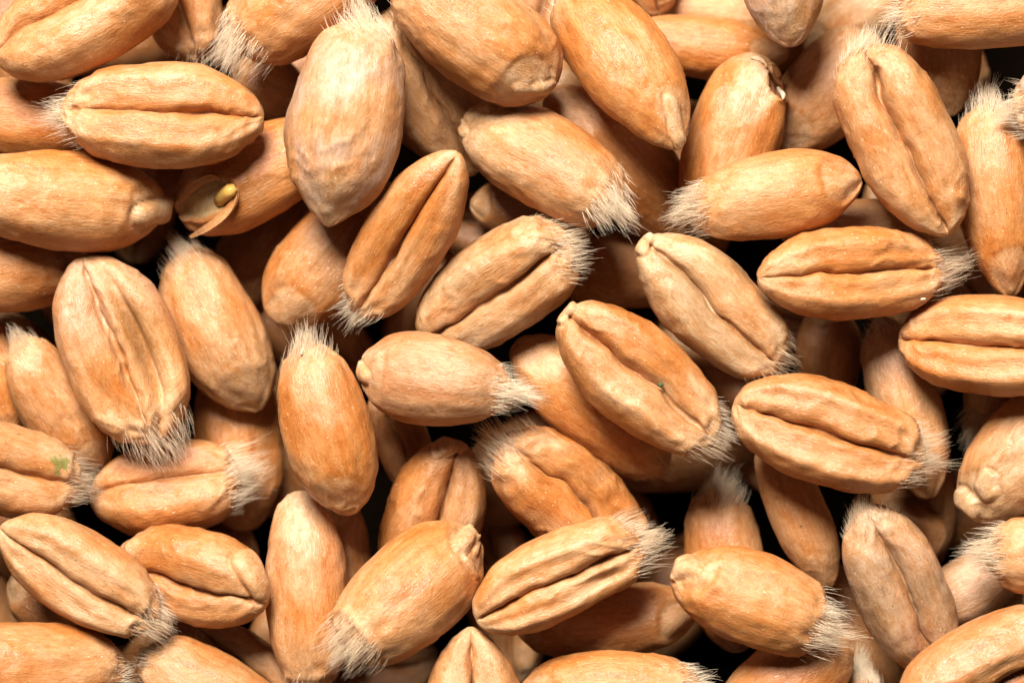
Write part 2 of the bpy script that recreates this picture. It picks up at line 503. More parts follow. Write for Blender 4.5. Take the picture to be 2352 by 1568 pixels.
def hair_mesh(g, r, name):
    """tuft of fine tapering hairs on the brush end"""
    rnd = r.rnd
    n = int(g.get('hair', 1.0) * 430)
    if n < 5:
        return None
    Lm, W = g['L'], g['W']
    hl = g.get('hlen', 1.0)
    nr, nring = r.P.shape[:2]
    t = r.t
    seg = 4
    # rooted on the rim and the end cap, combed forward, in small locks
    tr = 0.865 + 0.135 * rnd.uniform(0, 1, n) ** 0.7
    ri = np.clip(np.searchsorted(t, tr), 0, nr - 1)
    rj = rnd.randint(0, nring, n)
    rj = np.where(rnd.uniform(0, 1, n) < 0.5, rj, (nring * 0.14 + rnd.uniform(0, 0.22, n) * nring).astype(int)) % nring
    root = r.P[ri, rj] + rnd.normal(0, 0.02, (n, 3))
    nrm = r.Nn[ri, rj]
    axis = np.array([1.0, 0, 0])
    nl_ = 26
    lock = rnd.randint(0, n, nl_)
    near = np.argmin(((root[:, None] - root[lock][None]) ** 2).sum(-1), 1)
    ldir = rnd.normal(0, 0.22, (nl_, 3))[near]
    llen = (1 + 0.25 * rnd.normal(0, 1, nl_))[near]
    sweep = np.array([0, rnd.normal(0, 0.22), rnd.normal(0, 0.15)])
    d0 = nrm * rnd.uniform(0.05, 0.5, (n, 1)) + axis * 0.85 + ldir * 0.6 + sweep + rnd.normal(0, 0.10, (n, 3))
    d0 /= np.linalg.norm(d0, axis=1)[:, None]
    inward = -root * np.array([0, 1.0, 1.0]) / W * 1.0
    d1 = d0 * 0.45 + axis * 0.85 + ldir * 1.3 + inward + sweep * 1.5 + rnd.normal(0, 0.22, (n, 3))
    d1 /= np.linalg.norm(d1, axis=1)[:, None]
    ln = (0.35 + 0.75 * rnd.uniform(0, 1, n)) * np.clip(llen, .5, 1.5) * 0.88 * hl * (0.7 + 0.45 * sstep(0.88, 0.97, tr))
    s = np.linspace(0, 1, seg + 1)
    pts = root[:, None, :] - nrm[:, None, :] * 0.03 + ln[:, None, None] * (d0[:, None, :] * s[None, :, None] + (d1 - d0)[:, None, :] * (s ** 2)[None, :, None] * 0.5)
    rad = 0.0064 * (1 - 0.75 * s ** 1.3)
    # frames
    tang = np.gradient(pts, axis=1)
    tang /= np.linalg.norm(tang, axis=-1, keepdims=True)
    ref = np.array([0.31, 0.77, 0.55])
    u = np.cross(tang, ref); u /= np.maximum(np.linalg.norm(u, axis=-1, keepdims=True), 1e-9)
    v = np.cross(tang, u)
    rings = []
    for a in (0, 2.094, 4.189):
        rings.append(pts + (u * math.cos(a) + v * math.sin(a)) * rad[None, :, None])
    R = np.stack(rings, 2)                         # n, seg+1, 3, xyz
    base = np.arange(n)[:, None, None] * (seg + 1) * 3
    k = np.arange(seg)[None, :, None] * 3
    j = np.arange(3)[None, None, :]
    j2 = (j + 1) % 3
    q = np.stack([base + k + j, base + k + j2, base + k + 3 + j2, base + k + 3 + j], -1).reshape(-1, 4)
    return mesh_from(name, R.reshape(-1, 3) * MM, (q, np.zeros((0, 3), dtype=int)), M_HAIR)

# ---------------------------------------------------------------- the catalogue
# germ end, brush end (survey grid), width, face, sideways shift of that face,
# estimated height in mm; face V = crease up, D = back up
HEAP = 'wheat grains of the heap'
G = []
def add(gx, gy, bx, by, w, face, c, z, label, **kw):
    G.append(dict(g=(gx, gy), b=(bx, by), w=w, face=face, c=c, z=z, label=label, **kw))

# ---- uppermost grains
add(752, 520, 838, 42, 268, 'D', 0.05, 0.9, 'large bleached pinkish grain standing nearly upright near the top, hairy end up', tone='rose', ends=[('brush', 'tan', .6)], cut=1.13, germ=0.25, hlen=.9, hair=1.3, ql=1.1, tc=.45)
add(2180, 540, 1975, 108, 240, 'V', 0.12, 0.9, 'big light brown grain at upper right, crease up, its long hairy end pointing up left', tone='tan', ends=[('brush', 'tan', .7)], hair=1.3, cut=1.28, wrinkle=1.1, lump=0.9, ql=1.35, crease=0.75)
add(606, 272, 142, 258, 246, 'V', -0.08, 0.6, 'plump horizontal crease-up grain at upper left with its hairy end pointing left', tone='tan', wrinkle=1.3, crease=.6, ql=1.5, tc=.45, cut=1.12, facet=0.5)
add(1268, 207, 912, -75, 250, 'D', 0.45, 0.7, 'broad back-up grain cut by the top edge, its pale germ pit facing lower left', tone='tan', germ=0.9, ql=1.9, tc=.42, beak=0, nub=[((1232, 206), (1252, 205), (1270, 200), 13), ((1185, 207), (1200, 206), (1212, 207), 10)])
add(1572, 352, 1296, -55, 224, 'D', -0.62, 0.7, 'long smooth golden grain slanting down right from the top edge, germ on its right', tone='orange', germ=0.5, beak=0, tc=.5, ql=1.1, nub=[((1553, 262), (1557, 290), (1560, 320), (1566, 346), 14)])
add(1050, 268, 1432, 482, 216, 'D', 0.30, 0.8, 'orange back-up grain at upper centre, pale germ at left and bristly lower right end', tone='orange', ends=[('germ', 'pale', .8)], hair=1.5, beak=0, cut=1.2, tc=.45, bend=.02, germ=0.3, nub=[((1060, 256), (1085, 243), (1125, 240), 22), ((1046, 272), (1052, 285), (1062, 300), 13)])
add(402, 480, -95, 440, 232, 'D', 0.25, 0.5, 'smooth tan grain cut by the left edge, a pale beak-like germ at its right tip', tone='tan', germ=0.5, beak=0, tc=.42, ql=1.2, nub=[((318, 496), (350, 490), (380, 482), (400, 478), 27)])
add(1062, 340, 812, 728, 200, 'V', 0.05, 0.5, 'slim orange crease-up grain leaning right, below the bleached upright grain, hairy end down', tone='orange', crease=.75, ql=1.45, wob=.5, lump=.4, hlen=.7, feat=[('dent', .62, 3.14, .05, .15, .06)], cut=1.16)
add(190, 584, 362, 1012, 276, 'V', -0.06, 0.9, 'large shrivelled crease-up grain at left with one sunken brown cheek and hairy lower end', tone='tan', ends=[('germ', 'rose', .5)], wrinkle=.9, lump=1.2, hair=1.4, hlen=1.1, cut=1.2, crease=.5, pitch=0, wob=.5, feat=[('hollow', .58, -1, .34, .30), ('hollow', .72, 1, .14, .07), ('stain', .5, 2.4, .32, .60, (.40, .20, .07), .7)], facet=0)
add(598, 948, 412, 566, 218, 'D', 0.0, 0.5, 'tan back-up grain right of the shrivelled grain, greyish germ tip down and hairs at top', tone='tan', ends=[('germ', 'grey', .75)], hlen=.7, cut=1.17, germ=.5, ql=1.35, tc=.42, bend=.02)
add(808, 1182, 696, 792, 206, 'D', 0.25, 0.5, 'orange upright grain left of centre, a white splinter stuck in its hairy top', tone='orange', cut=1.18, wrinkle=1.5, germ=0.2, hlen=.8, ql=1.35, tc=.42)
add(816, 848, 1190, 898, 212, 'D', -0.05, 0.7, 'pinkish tan back-up grain at the centre with small beak at left and bristly right end', tone='tan', ends=[('all', 'rose', .25)], hair=1.4, beak=0, germ=0.3, cut=1.06, tc=.42, ql=1.7, nub=[((818, 844), (828, 856), (842, 866), 17)])
add(1292, 718, 1640, 1012, 232, 'V', 0.10, 0.8, 'glossy orange crease-up grain right of centre with a green speck in the crease', tone='orange', beak=0, ql=1.45, hair=1.4, hlen=.8, crease=.6, tc=.44, nub=[((1288, 728), (1294, 716), (1308, 706), 17)], cut=1.2, facet=0.8)
add(1684, 928, 2118, 1062, 240, 'V', 0.03, 0.9, 'large orange crease-up grain at right centre with ridged cheeks and hairy right end', tone='orange', ends=[('all', 'tan', .3)], ql=1.7, tc=.44, crease=.6, wrinkle=1.4, hair=1.4, cut=1.25, facet=1.2)
add(1726, 640, 2182, 614, 212, 'V', 0.03, 0.8, 'straight horizontal crease-up grain at right, brush of hairs sticking out to the right', tone='tan', ends=[('all', 'orange', .3)], ql=1.5, tc=.46, hair=1.2, hlen=1.15, cut=1.18, wrinkle=1.4, wob=.5, beak=0, facet=0.5)
add(2063, 778, 2525, 812, 236, 'V', 0.0, 0.7, 'crease-up grain cut by the right edge, rounded germ end pointing left', tone='tan', ends=[('all', 'orange', .3)], ql=2.0, tc=.44, wob=.4, hair=0, facet=0.7)
add(1472, 548, 1788, 842, 216, 'V', 0.0, 0.3, 'greyish tan crease-up grain slanting down right, pale rounded tip at upper left', tone='grey', ends=[('germ', 'pale', .5)], ql=1.3, hlen=.8, crease=.7, beak=0, tc=.44, nub=[((1472, 568), (1474, 556), (1482, 546), 17)], cut=1.25)
add(1980, 412, 1586, 484, 200, 'D', -0.12, 0.4, 'golden back-up grain left of the big upper right grain, white hairs at its left end', tone='orange', ends=[('all', 'tan', .4)], hair=1.4, germ=1.0, cut=1.18, tc=.46, ql=1.5)
add(1092, 1420, 1472, 1242, 200, 'V', -0.15, 0.9, 'orange crease-up grain at lower centre with a dented lower cheek and pale hairs at right', tone='orange', ends=[('brush', 'tan', .8)], wrinkle=1.6, crease=.7, hair=1.5, ql=1.75, cut=1.27, bend=-.02, feat=[('hollow', .74, 1, .13, .13)], facet=0.9)
add(1102, 1222, 788, 1492, 244, 'D', 0.20, 0.9, 'broad back-up grain at lower centre, folded pale germ upper right, hairy lower left end', tone='tan', germ=0.7, ql=1.6, cut=1.22, hair=1.5, beak=0, tc=.44, rim=2.0, nub=[((1040, 1264), (1062, 1244), (1082, 1226), (1098, 1214), 20), ((1085, 1272), (1094, 1255), (1100, 1240), 10), ((1050, 1300), (1066, 1310), (1080, 1325), 12)])
add(1545, 1312, 1898, 1444, 216, 'D', 0.40, 0.7, 'orange back-up grain at lower right with a wrinkled pale germ hollow at its left end', tone='orange', ends=[('all', 'tan', .3)], germ=0.8, ql=1.5, beak=0, hair=1.3, cut=1.27, wrinkle=1.5, bend=.015, nub=[((1546, 1308), (1560, 1300), (1582, 1296), 24), ((1606, 1318), (1612, 1305), (1628, 1298), (1650, 1288), 8)])
add(2, 1208, 358, 1424, 208, 'V', -0.20, 0.7, 'crease-up grain at lower left with bristly right end and a rim like a torn edge', tone='tan', ends=[('all', 'grey', .3)], rim=2.0, hair=1.3, hlen=.75, cut=1.13, ql=1.4, crease=.6, facet=0.5)
add(-235, 1015, 182, 1122, 216, 'V', 0.12, 0.8, 'grain at the left edge with green mould beside its hairy right end', tone='tan', hair=1.5, cut=1.28, crease=0.42, feat=[('mould', .84, -.42, .085, .36)])
add(-8, 142, 412, -78, 242, 'V', 0.50, 0.6, 'orange grain in the top left corner with its crease along the upper side', tone='orange', ends=[('germ', 'tan', .6)], ql=1.8, hair=0)
add(888, -145, 542, 108, 236, 'D', 0.0, 0.6, 'tan grain left of the bleached one, cut by the top edge, thick tuft pointing down', tone='tan', cut=1.28, hair=1.5, hlen=1.0, wrinkle=1.4)
add(2500, 0, 2058, 34, 190, 'D', 0.0, 0.5, 'tan grain in the top right corner with fine hairs at its left end', tone='tan', ends=[('all', 'orange', .3)], hair=.8, hlen=.8, cut=1.28)
add(-165, 1532, 292, 1548, 226, 'D', 0.05, 0.7, 'light golden grain in the bottom left corner, short hairs at its blunt right end', tone='tan', hair=.6, hlen=.5, cut=1.25)
add(2052, 1668, 2455, 1430, 240, 'V', -0.55, 0.8, 'orange grain in the bottom right corner with a pale ridge along its side', tone='orange', hair=0, ql=1.7)
add(2640, 1268, 2268, 1275, 192, 'D', 0.1, 0.6, 'grain cut by the right edge low down, spiky pale hairs fanning to the left', tone='tan', hair=1.5, hlen=1.1, cut=1.28, wrinkle=1.6)
add(2580, 200, 2330, 262, 195, 'V', -0.1, 0.5, 'pale wrinkled hairy grain end cut by the right edge near the top', tone='rose', hair=1.4, wrinkle=2, hlen=.8)
add(1815, 108, 1768, -330, 205, 'D', 0.15, 0.4, 'pale pinkish germ tip pointing down from the top edge', tone='rose', germ=.4, hair=0, ql=1.5)
add(1082, 1438, 1092, 1905, 238, 'V', 0.02, 0.3, 'crease-up grain rising from the bottom edge at centre, pointed tip up', tone='orange', ends=[('germ', 'pale', .4)], ql=1.2, hair=0, wob=.4)
# ---- second layer
add(965, 778, 1312, 545, 238, 'V', -0.22, -0.2, 'brownish crease-up grain at upper centre, shaggy hairs over its upper right end', tone='grey', ends=[('brush', 'tan', .5)], hair=1.7, crease=.6, hlen=.8, wrinkle=1.3, cut=1.3, ql=1.7)
add(635, 1368, 262, 1278, 224, 'V', 0.36, -0.2, 'smooth grain at lower left, creased below, with a pale pointed tip at right', tone='orange', ends=[('germ', 'tan', .5)], hair=0, ql=1.5, tc=.42, nub=[((590, 1282), (608, 1310), (624, 1345), (630, 1362), 22)])
add(205, 1148, 556, 1096, 222, 'V', 0.42, -0.3, 'short brown grain at lower left with a bush of long white hairs at right', tone='orange', ends=[('brush', 'tan', .7)], hair=1.8, hlen=1.15, cut=1.28, crease=0.3, wob=0.5)
add(1052, 996, 932, 1405, 232, 'V', 0.22, -0.1, 'crease-up grain below the centre with a knobbly pale tip at top', tone='tan', beak=0, ql=1.6, hair=0, crease=.7, wob=.6, nub=[((1040, 1000), (1052, 994), (1062, 1000), 22), ((1010, 1012), (1022, 1004), (1034, 1000), 14)], pitch=-16)
add(1485, 1300, 1140, 1000, 234, 'V', -0.25, -0.7, 'orange grain below centre with a hairy upper left end and a long open valley', tone='orange', hair=1.2, wrinkle=1.4, crease=.5)
add(405, 492, 772, 312, 222, 'D', 0.05, 0.1, 'orange grain at left whose split germ end shows a yellow stub', tone='orange', hair=0, germ=.0, ql=2.0, tc=.40, special='split', feat=[('pit', .18, -.05, .20, .46, .065, (.60, .43, .22))])
add(1746, 122, 1612, 545, 218, 'D', 0.1, -0.2, 'upright orange grain at upper right with a chipped and torn pale germ end', tone='orange', hair=0, germ=.9, ql=1.8, tc=.42, special='chip', feat=[('pit', .125, .72, .075, .30, .10, (.42, .22, .12)), ('dent', .27, -.1, .07, .35, .045), ('stain', .2, 0, .16, .6, (.58, .38, .24), .8)])
add(690, 1126, 722, 1590, 196, 'D', 0.0, -0.6, 'upright plain tan grain at lower left with a narrow blunt tip at top', tone='tan', ends=[('germ', 'rose', .3)], hair=.3, germ=.4, ql=1.9, tc=0.55, wrinkle=1.2)
add(628, 742, 905, 425, 226, 'D', -0.25, -1.0, 'smooth tan grain left of the slim crease-up grain, with a fine pale wrinkle', tone='tan', hair=0, germ=.4, ql=2.1)
add(1182, 782, 1535, 1085, 196, 'D', 0.30, -0.9, 'plain orange grain under the green-specked grain, following its lower left side', tone='orange', hair=.6, hlen=.5, germ=.3, ql=1.7)
add(2168, 1565, 1972, 1150, 216, 'V', -0.10, 0.0, 'dull grey crease-up grain at lower right with a dirty hairy top', tone='grey', ends=[('all', 'rose', .35)], hair=1.3, hlen=.6, ql=1.7, crease=.55, tc=.5)
add(238, 1088, 42, 768, 176, 'D', -0.15, -0.6, 'slender orange grain bending along the left side of the shrivelled grain', tone='orange', bend=.03, hair=.8, hlen=.6, germ=.4)
add(1190, 1602, 1612, 1582, 202, 'D', 0.05, -0.1, 'tan grain along the bottom edge right of centre, hairs at its right end', tone='tan', hair=1.2, cut=1.2, hlen=.7)
add(1815, 128, 1432, 88, 152, 'D', 0.2, -0.6, 'slim smooth orange grain lying level near the top right', tone='orange', hair=0, germ=.4)
add(2322, 684, 2262, 236, 192, 'D', 0.0, -0.6, 'upright orange back-up grain beside the right edge, narrow tip down', tone='orange', hair=1.0, hlen=.8, germ=.6, ql=1.3, cut=1.18, beak=0, tc=.52)
add(1520, 46, 1405, -370, 178, 'V', 0.0, 0.1, 'two-lobed golden tip poking in from the top edge', tone='tan', hair=0, ql=1.6)
add(1655, 1650, 1955, 1478, 186, 'D', 0.0, -0.7, 'orange grain at the bottom edge below the wrinkled-germ grain', tone='orange', hair=0, germ=.4)
add(1990, 1905, 1968, 1542, 185, 'D', 0.0, 0.0, 'tuft of upright hairs on a grain at the bottom edge', tone='tan', hair=2.2, hlen=.9)
add(682, 1722, 328, 1500, 206, 'D', -0.1, -0.5, 'orange grain at the bottom edge beside the bottom left corner grain', tone='orange', hair=.8, hlen=.5, cut=1.2)
add(2222, 1182, 2500, 890, 232, 'D', 0.25, -1.0, 'dull tan grain at the right edge with a lumpy two-knobbed germ', tone='grey', hair=0, germ=0.4, beak=0, lump=1.4, nub=[((2196, 1150), (2206, 1160), (2216, 1180), 27), ((2256, 1096), (2250, 1112), (2258, 1128), 20)])
# ---- lower layers; the brown tone puts part of their shade into the colour
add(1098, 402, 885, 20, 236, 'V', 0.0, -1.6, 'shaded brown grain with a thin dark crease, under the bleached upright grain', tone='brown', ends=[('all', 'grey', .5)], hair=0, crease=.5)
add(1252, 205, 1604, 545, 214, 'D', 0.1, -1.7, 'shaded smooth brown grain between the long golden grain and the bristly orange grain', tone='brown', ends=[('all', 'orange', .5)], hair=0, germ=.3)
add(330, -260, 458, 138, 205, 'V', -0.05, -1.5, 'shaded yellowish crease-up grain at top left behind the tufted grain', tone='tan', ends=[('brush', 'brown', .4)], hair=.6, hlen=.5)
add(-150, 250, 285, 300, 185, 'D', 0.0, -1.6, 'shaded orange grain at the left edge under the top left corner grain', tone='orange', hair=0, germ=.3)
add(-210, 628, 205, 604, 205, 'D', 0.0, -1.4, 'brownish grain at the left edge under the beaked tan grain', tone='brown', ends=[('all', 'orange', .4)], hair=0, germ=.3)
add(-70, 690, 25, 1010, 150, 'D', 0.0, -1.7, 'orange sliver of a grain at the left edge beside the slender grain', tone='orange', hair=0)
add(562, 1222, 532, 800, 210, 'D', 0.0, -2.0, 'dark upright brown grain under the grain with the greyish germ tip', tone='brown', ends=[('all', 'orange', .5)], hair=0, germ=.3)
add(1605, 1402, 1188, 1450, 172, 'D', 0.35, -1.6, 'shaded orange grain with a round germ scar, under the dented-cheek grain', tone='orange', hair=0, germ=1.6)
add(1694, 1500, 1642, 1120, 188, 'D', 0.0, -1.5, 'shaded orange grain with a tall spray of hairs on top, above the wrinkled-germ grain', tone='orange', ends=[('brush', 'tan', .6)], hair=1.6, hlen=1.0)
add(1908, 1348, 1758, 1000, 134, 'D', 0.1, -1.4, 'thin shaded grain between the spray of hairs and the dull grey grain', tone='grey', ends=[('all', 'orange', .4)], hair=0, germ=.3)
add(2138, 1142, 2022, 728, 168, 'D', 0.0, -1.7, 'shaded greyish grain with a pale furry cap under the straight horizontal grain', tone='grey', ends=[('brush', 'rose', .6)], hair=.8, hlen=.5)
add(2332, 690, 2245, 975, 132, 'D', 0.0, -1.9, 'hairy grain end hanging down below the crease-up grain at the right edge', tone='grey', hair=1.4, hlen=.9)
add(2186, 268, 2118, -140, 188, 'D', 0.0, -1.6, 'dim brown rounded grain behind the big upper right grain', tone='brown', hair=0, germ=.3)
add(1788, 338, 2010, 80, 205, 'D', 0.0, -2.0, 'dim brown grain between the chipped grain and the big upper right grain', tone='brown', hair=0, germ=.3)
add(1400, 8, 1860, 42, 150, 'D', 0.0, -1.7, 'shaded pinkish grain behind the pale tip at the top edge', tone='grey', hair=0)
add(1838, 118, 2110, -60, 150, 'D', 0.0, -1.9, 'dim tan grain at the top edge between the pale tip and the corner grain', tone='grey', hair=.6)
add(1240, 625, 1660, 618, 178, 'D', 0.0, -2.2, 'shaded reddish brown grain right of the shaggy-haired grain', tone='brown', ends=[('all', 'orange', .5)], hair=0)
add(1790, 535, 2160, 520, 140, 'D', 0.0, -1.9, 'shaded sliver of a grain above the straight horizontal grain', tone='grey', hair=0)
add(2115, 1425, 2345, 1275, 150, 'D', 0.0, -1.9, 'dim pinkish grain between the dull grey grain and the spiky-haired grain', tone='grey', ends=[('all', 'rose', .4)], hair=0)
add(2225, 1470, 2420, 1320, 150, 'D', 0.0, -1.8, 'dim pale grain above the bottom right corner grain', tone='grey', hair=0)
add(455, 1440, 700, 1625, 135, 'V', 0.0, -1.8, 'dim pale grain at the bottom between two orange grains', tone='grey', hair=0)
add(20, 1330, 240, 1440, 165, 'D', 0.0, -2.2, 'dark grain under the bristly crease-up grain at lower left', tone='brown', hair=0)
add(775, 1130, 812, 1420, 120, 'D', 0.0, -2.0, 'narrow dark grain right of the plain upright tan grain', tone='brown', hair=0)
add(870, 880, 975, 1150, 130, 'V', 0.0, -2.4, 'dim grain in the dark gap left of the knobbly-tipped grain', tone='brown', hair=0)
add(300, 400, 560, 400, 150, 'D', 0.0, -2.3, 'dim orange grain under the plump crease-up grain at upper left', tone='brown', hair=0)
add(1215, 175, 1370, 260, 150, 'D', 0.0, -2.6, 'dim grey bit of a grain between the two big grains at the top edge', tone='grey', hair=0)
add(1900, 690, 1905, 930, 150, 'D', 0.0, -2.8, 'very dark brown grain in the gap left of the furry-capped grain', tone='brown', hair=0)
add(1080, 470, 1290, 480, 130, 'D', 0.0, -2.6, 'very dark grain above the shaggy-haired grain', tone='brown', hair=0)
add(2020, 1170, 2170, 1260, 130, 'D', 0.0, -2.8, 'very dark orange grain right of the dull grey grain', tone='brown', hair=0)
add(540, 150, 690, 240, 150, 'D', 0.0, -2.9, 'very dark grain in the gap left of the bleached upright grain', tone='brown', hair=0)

# ---------------------------------------------------------------- settle the heap
HANDLES = ['the bleached upright grain', 'the big upper right grain', 'the plump upper left grain', 'the broad top edge grain', 'the long golden grain', 'the bristly orange grain',
           'the beaked left edge grain', 'the slim leaning grain', 'the shrivelled grain', 'the greyish-tipped grain', 'the splinter grain', 'the central beaked grain', 'the green-specked grain',
           'the ridged right centre grain', 'the straight horizontal grain', 'the right edge crease-up grain', 'the greyish tan slanting grain', 'the golden white-haired grain', 'the dented-cheek grain',
           'the broad lower centre grain', 'the wrinkled-germ grain', 'the torn-rimmed lower left grain', 'the mouldy grain', 'the top left corner grain', 'the tufted top edge grain',
           'the top right corner grain', 'the bottom left corner grain', 'the bottom right corner grain', 'the spiky-haired right edge grain', 'the pale hairy right edge grain', 'the pale top edge tip', 'the pointed bottom edge grain']
CELL = 0.16
GN = 400
ceil_field = np.full((GN, GN), 1e9)

def centre(g, z):
    k = (CAM_D - z) / CAM_D * S
    return np.array([((g['g'][0] + g['b'][0]) / 2 - PXW / 2) * k, (PXH / 2 - (g['g'][1] + g['b'][1]) / 2) * k, z])

def cells(V):
    ij = np.floor(V[:, :2] / CELL).astype(int) + GN // 2
    return np.clip(ij, 0, GN - 1)

for n, g in enumerate(G):
    g['z'] = g['z'] * (1.0 if g['z'] > 0 else 1.45)
    px = math.hypot(g['b'][0] - g['g'][0], g['b'][1] - g['g'][1])
    k = (CAM_D - g['z']) / CAM_D * S
    g['L'] = px * k * 1.01
    g['W'] = g['w'] * k
    g['seed'] = 101 + n * 7
    r = build_grain(g, g['seed'], g.get('detail', 1.0 if g['z'] > -1.9 else 0.8))
    best = None
    base = math.radians(g.get('pitch', 0))
    cands = [base] if 'pitch' in g else [math.radians(a) for a in (0, -5, 5, -10, 10, -15, 15, -20, 20)]
    for p in cands:
        Rm = frame(g, p)
        V = r.V @ Rm.T
        z = g['z']
        for it in range(3):
            c = centre(g, z)
            ij = cells(V + c)
            room = (ceil_field[ij[:, 0], ij[:, 1]] - V[:, 2]).min() + 0.12
            z = min(g['z'], room)
        score = z - 0.9 * abs(p)
        if best is None or score > best[0] + 1e-6:
            best = (score, p, z, Rm, V)
    _, p, z, Rm, V = best
    c = centre(g, z)
    W3 = V + c
    ij = cells(W3)
    np.minimum.at(ceil_field, (ij[:, 0], ij[:, 1]), W3[:, 2])
    g['r'], g['R'], g['pos'], g['lo'] = r, Rm, c, W3[:, 2].min()
    if g['z'] - z > 1.2:
        print('PUSHED', n, g['label'][:50], 'from', g['z'], 'to', round(z, 2), 'pitch', round(math.degrees(p)))

def add_part(name, me, parent, local):
    o = bpy.data.objects.new(name, me)
    o.parent = parent
    o.matrix_local = local
    COL.objects.link(o)
    return o

def tube_mesh(name, pts, radii, mat, sides=8):
    pts = np.asarray(pts, float)
    tang = np.gradient(pts, axis=0)
    tang /= np.linalg.norm(tang, axis=1)[:, None]
    ref = np.array([0.2, 0.3, 0.93])
    u = np.cross(tang, ref); u /= np.linalg.norm(u, axis=1)[:, None]
    v = np.cross(tang, u)
    n = len(pts)
    a = np.arange(sides) * 2 * math.pi / sides
    R = pts[:, None] + (u[:, None] * np.cos(a)[None, :, None] + v[:, None] * np.sin(a)[None, :, None]) * np.asarray(radii)[:, None, None]
    idx = np.arange(n * sides).reshape(n, sides)
    nx = np.roll(idx, -1, 1)
    q = np.stack([idx[:-1], nx[:-1], nx[1:], idx[1:]], -1).reshape(-1, 4)
    co = np.concatenate([R.reshape(-1, 3), pts[:1], pts[-1:]])
    t0 = np.stack([np.full(sides, n * sides), nx[0], idx[0]], -1)
    t1 = np.stack([np.full(sides, n * sides + 1), idx[-1], nx[-1]], -1)
    return mesh_from(name, co * MM, (q, np.concatenate([t0, t1])), mat)

def surf(r, tq, jq):
    i = int(np.clip(np.searchsorted(r.t, tq), 0, len(r.t) - 1))
    j = int(jq * r.P.shape[1]) % r.P.shape[1]
    return r.P[i, j], r.Nn[i, j]

# ---------------------------------------------------------------- lowest layer, seen only through gaps
rl = np.random.RandomState(5)
N_NAMED = len(G)
used = set()
for gy in range(10):
    for gx in range(13):
        px = 2352 * (gx + 0.5 + rl.uniform(-.35, .35)) / 13
        py = 1568 * (gy + 0.5 + rl.uniform(-.35, .35)) / 10
        a = rl.uniform(0, 2 * math.pi)
        ln = rl.uniform(380, 440) / 2
        g = dict(g=(px - ln * math.cos(a), py - ln * math.sin(a)), b=(px + ln * math.cos(a), py + ln * math.sin(a)), w=rl.uniform(180, 215),
                 face='VD'[rl.randint(2)], c=rl.uniform(-.3, .3), z=-5.8, tone='brown', hair=0, germ=0, low=True)  # dark brown tone paints in the dimness of the gaps
        k = (CAM_D + 6) / CAM_D * S
        g['L'], g['W'] = 2 * ln * k, g['w'] * k
        r = build_grain(g, 5000 + gy * 40 + gx, 0.4)
        Rm = frame(g, 0)
        V = r.V @ Rm.T
        z = -5.8
        for it in range(2):
            ij = cells(V + centre(g, z))
            z = min(-5.8, (ceil_field[ij[:, 0], ij[:, 1]] - V[:, 2]).min() + 0.3)
        if z < -8.5:
            continue
        W3 = V + centre(g, z)
        ij = cells(W3)
        top = V[:, 2] > 0
        seen = top & (ceil_field[ij[:, 0], ij[:, 1]] > 1e8)
        if seen.sum() < 25:
            continue                       # nothing of it would show
        np.minimum.at(ceil_field, (ij[:, 0], ij[:, 1]), W3[:, 2])
        g['r'], g['R'], g['pos'], g['lo'] = r, Rm, centre(g, z), W3[:, 2].min()
        spot = W3[seen].mean(0)
        order = sorted(range(len(HANDLES)), key=lambda q: np.hypot(*(G[q]['pos'][:2] - spot[:2])))
        for near in order[:6]:
          dx, dy = spot[:2] - G[near]['pos'][:2]
          where = ('right of' if dx > 0 else 'left of') if abs(dx) > abs(dy) else ('above' if dy > 0 else 'below')
          g['label'] = 'dim lowest-layer grain deep in the gap %s %s' % (where, HANDLES[near])
          if g['label'] not in used:
            break
        used.add(g['label'])
        G.append(g)
print('LOW', len(G) - N_NAMED)

def top_at(g, px, py):
    """height of the upper face of a grain under a survey point, in mm (x, y, z)"""
    Wv = g['r'].V @ g['R'].T + g['pos']
    k = (CAM_D - g['pos'][2] - 0.4 * g['W']) / CAM_D * S
    x, y = (px - PXW / 2) * k, (PXH / 2 - py) * k
    d2 = (Wv[:, 0] - x) ** 2 + (Wv[:, 1] - y) ** 2
    near = np.argsort(d2)[:40]
    return np.array([x, y, Wv[near, 2].max()])

def to_local(g, pts):
    return (np.asarray(pts) - g['pos']) @ g['R']

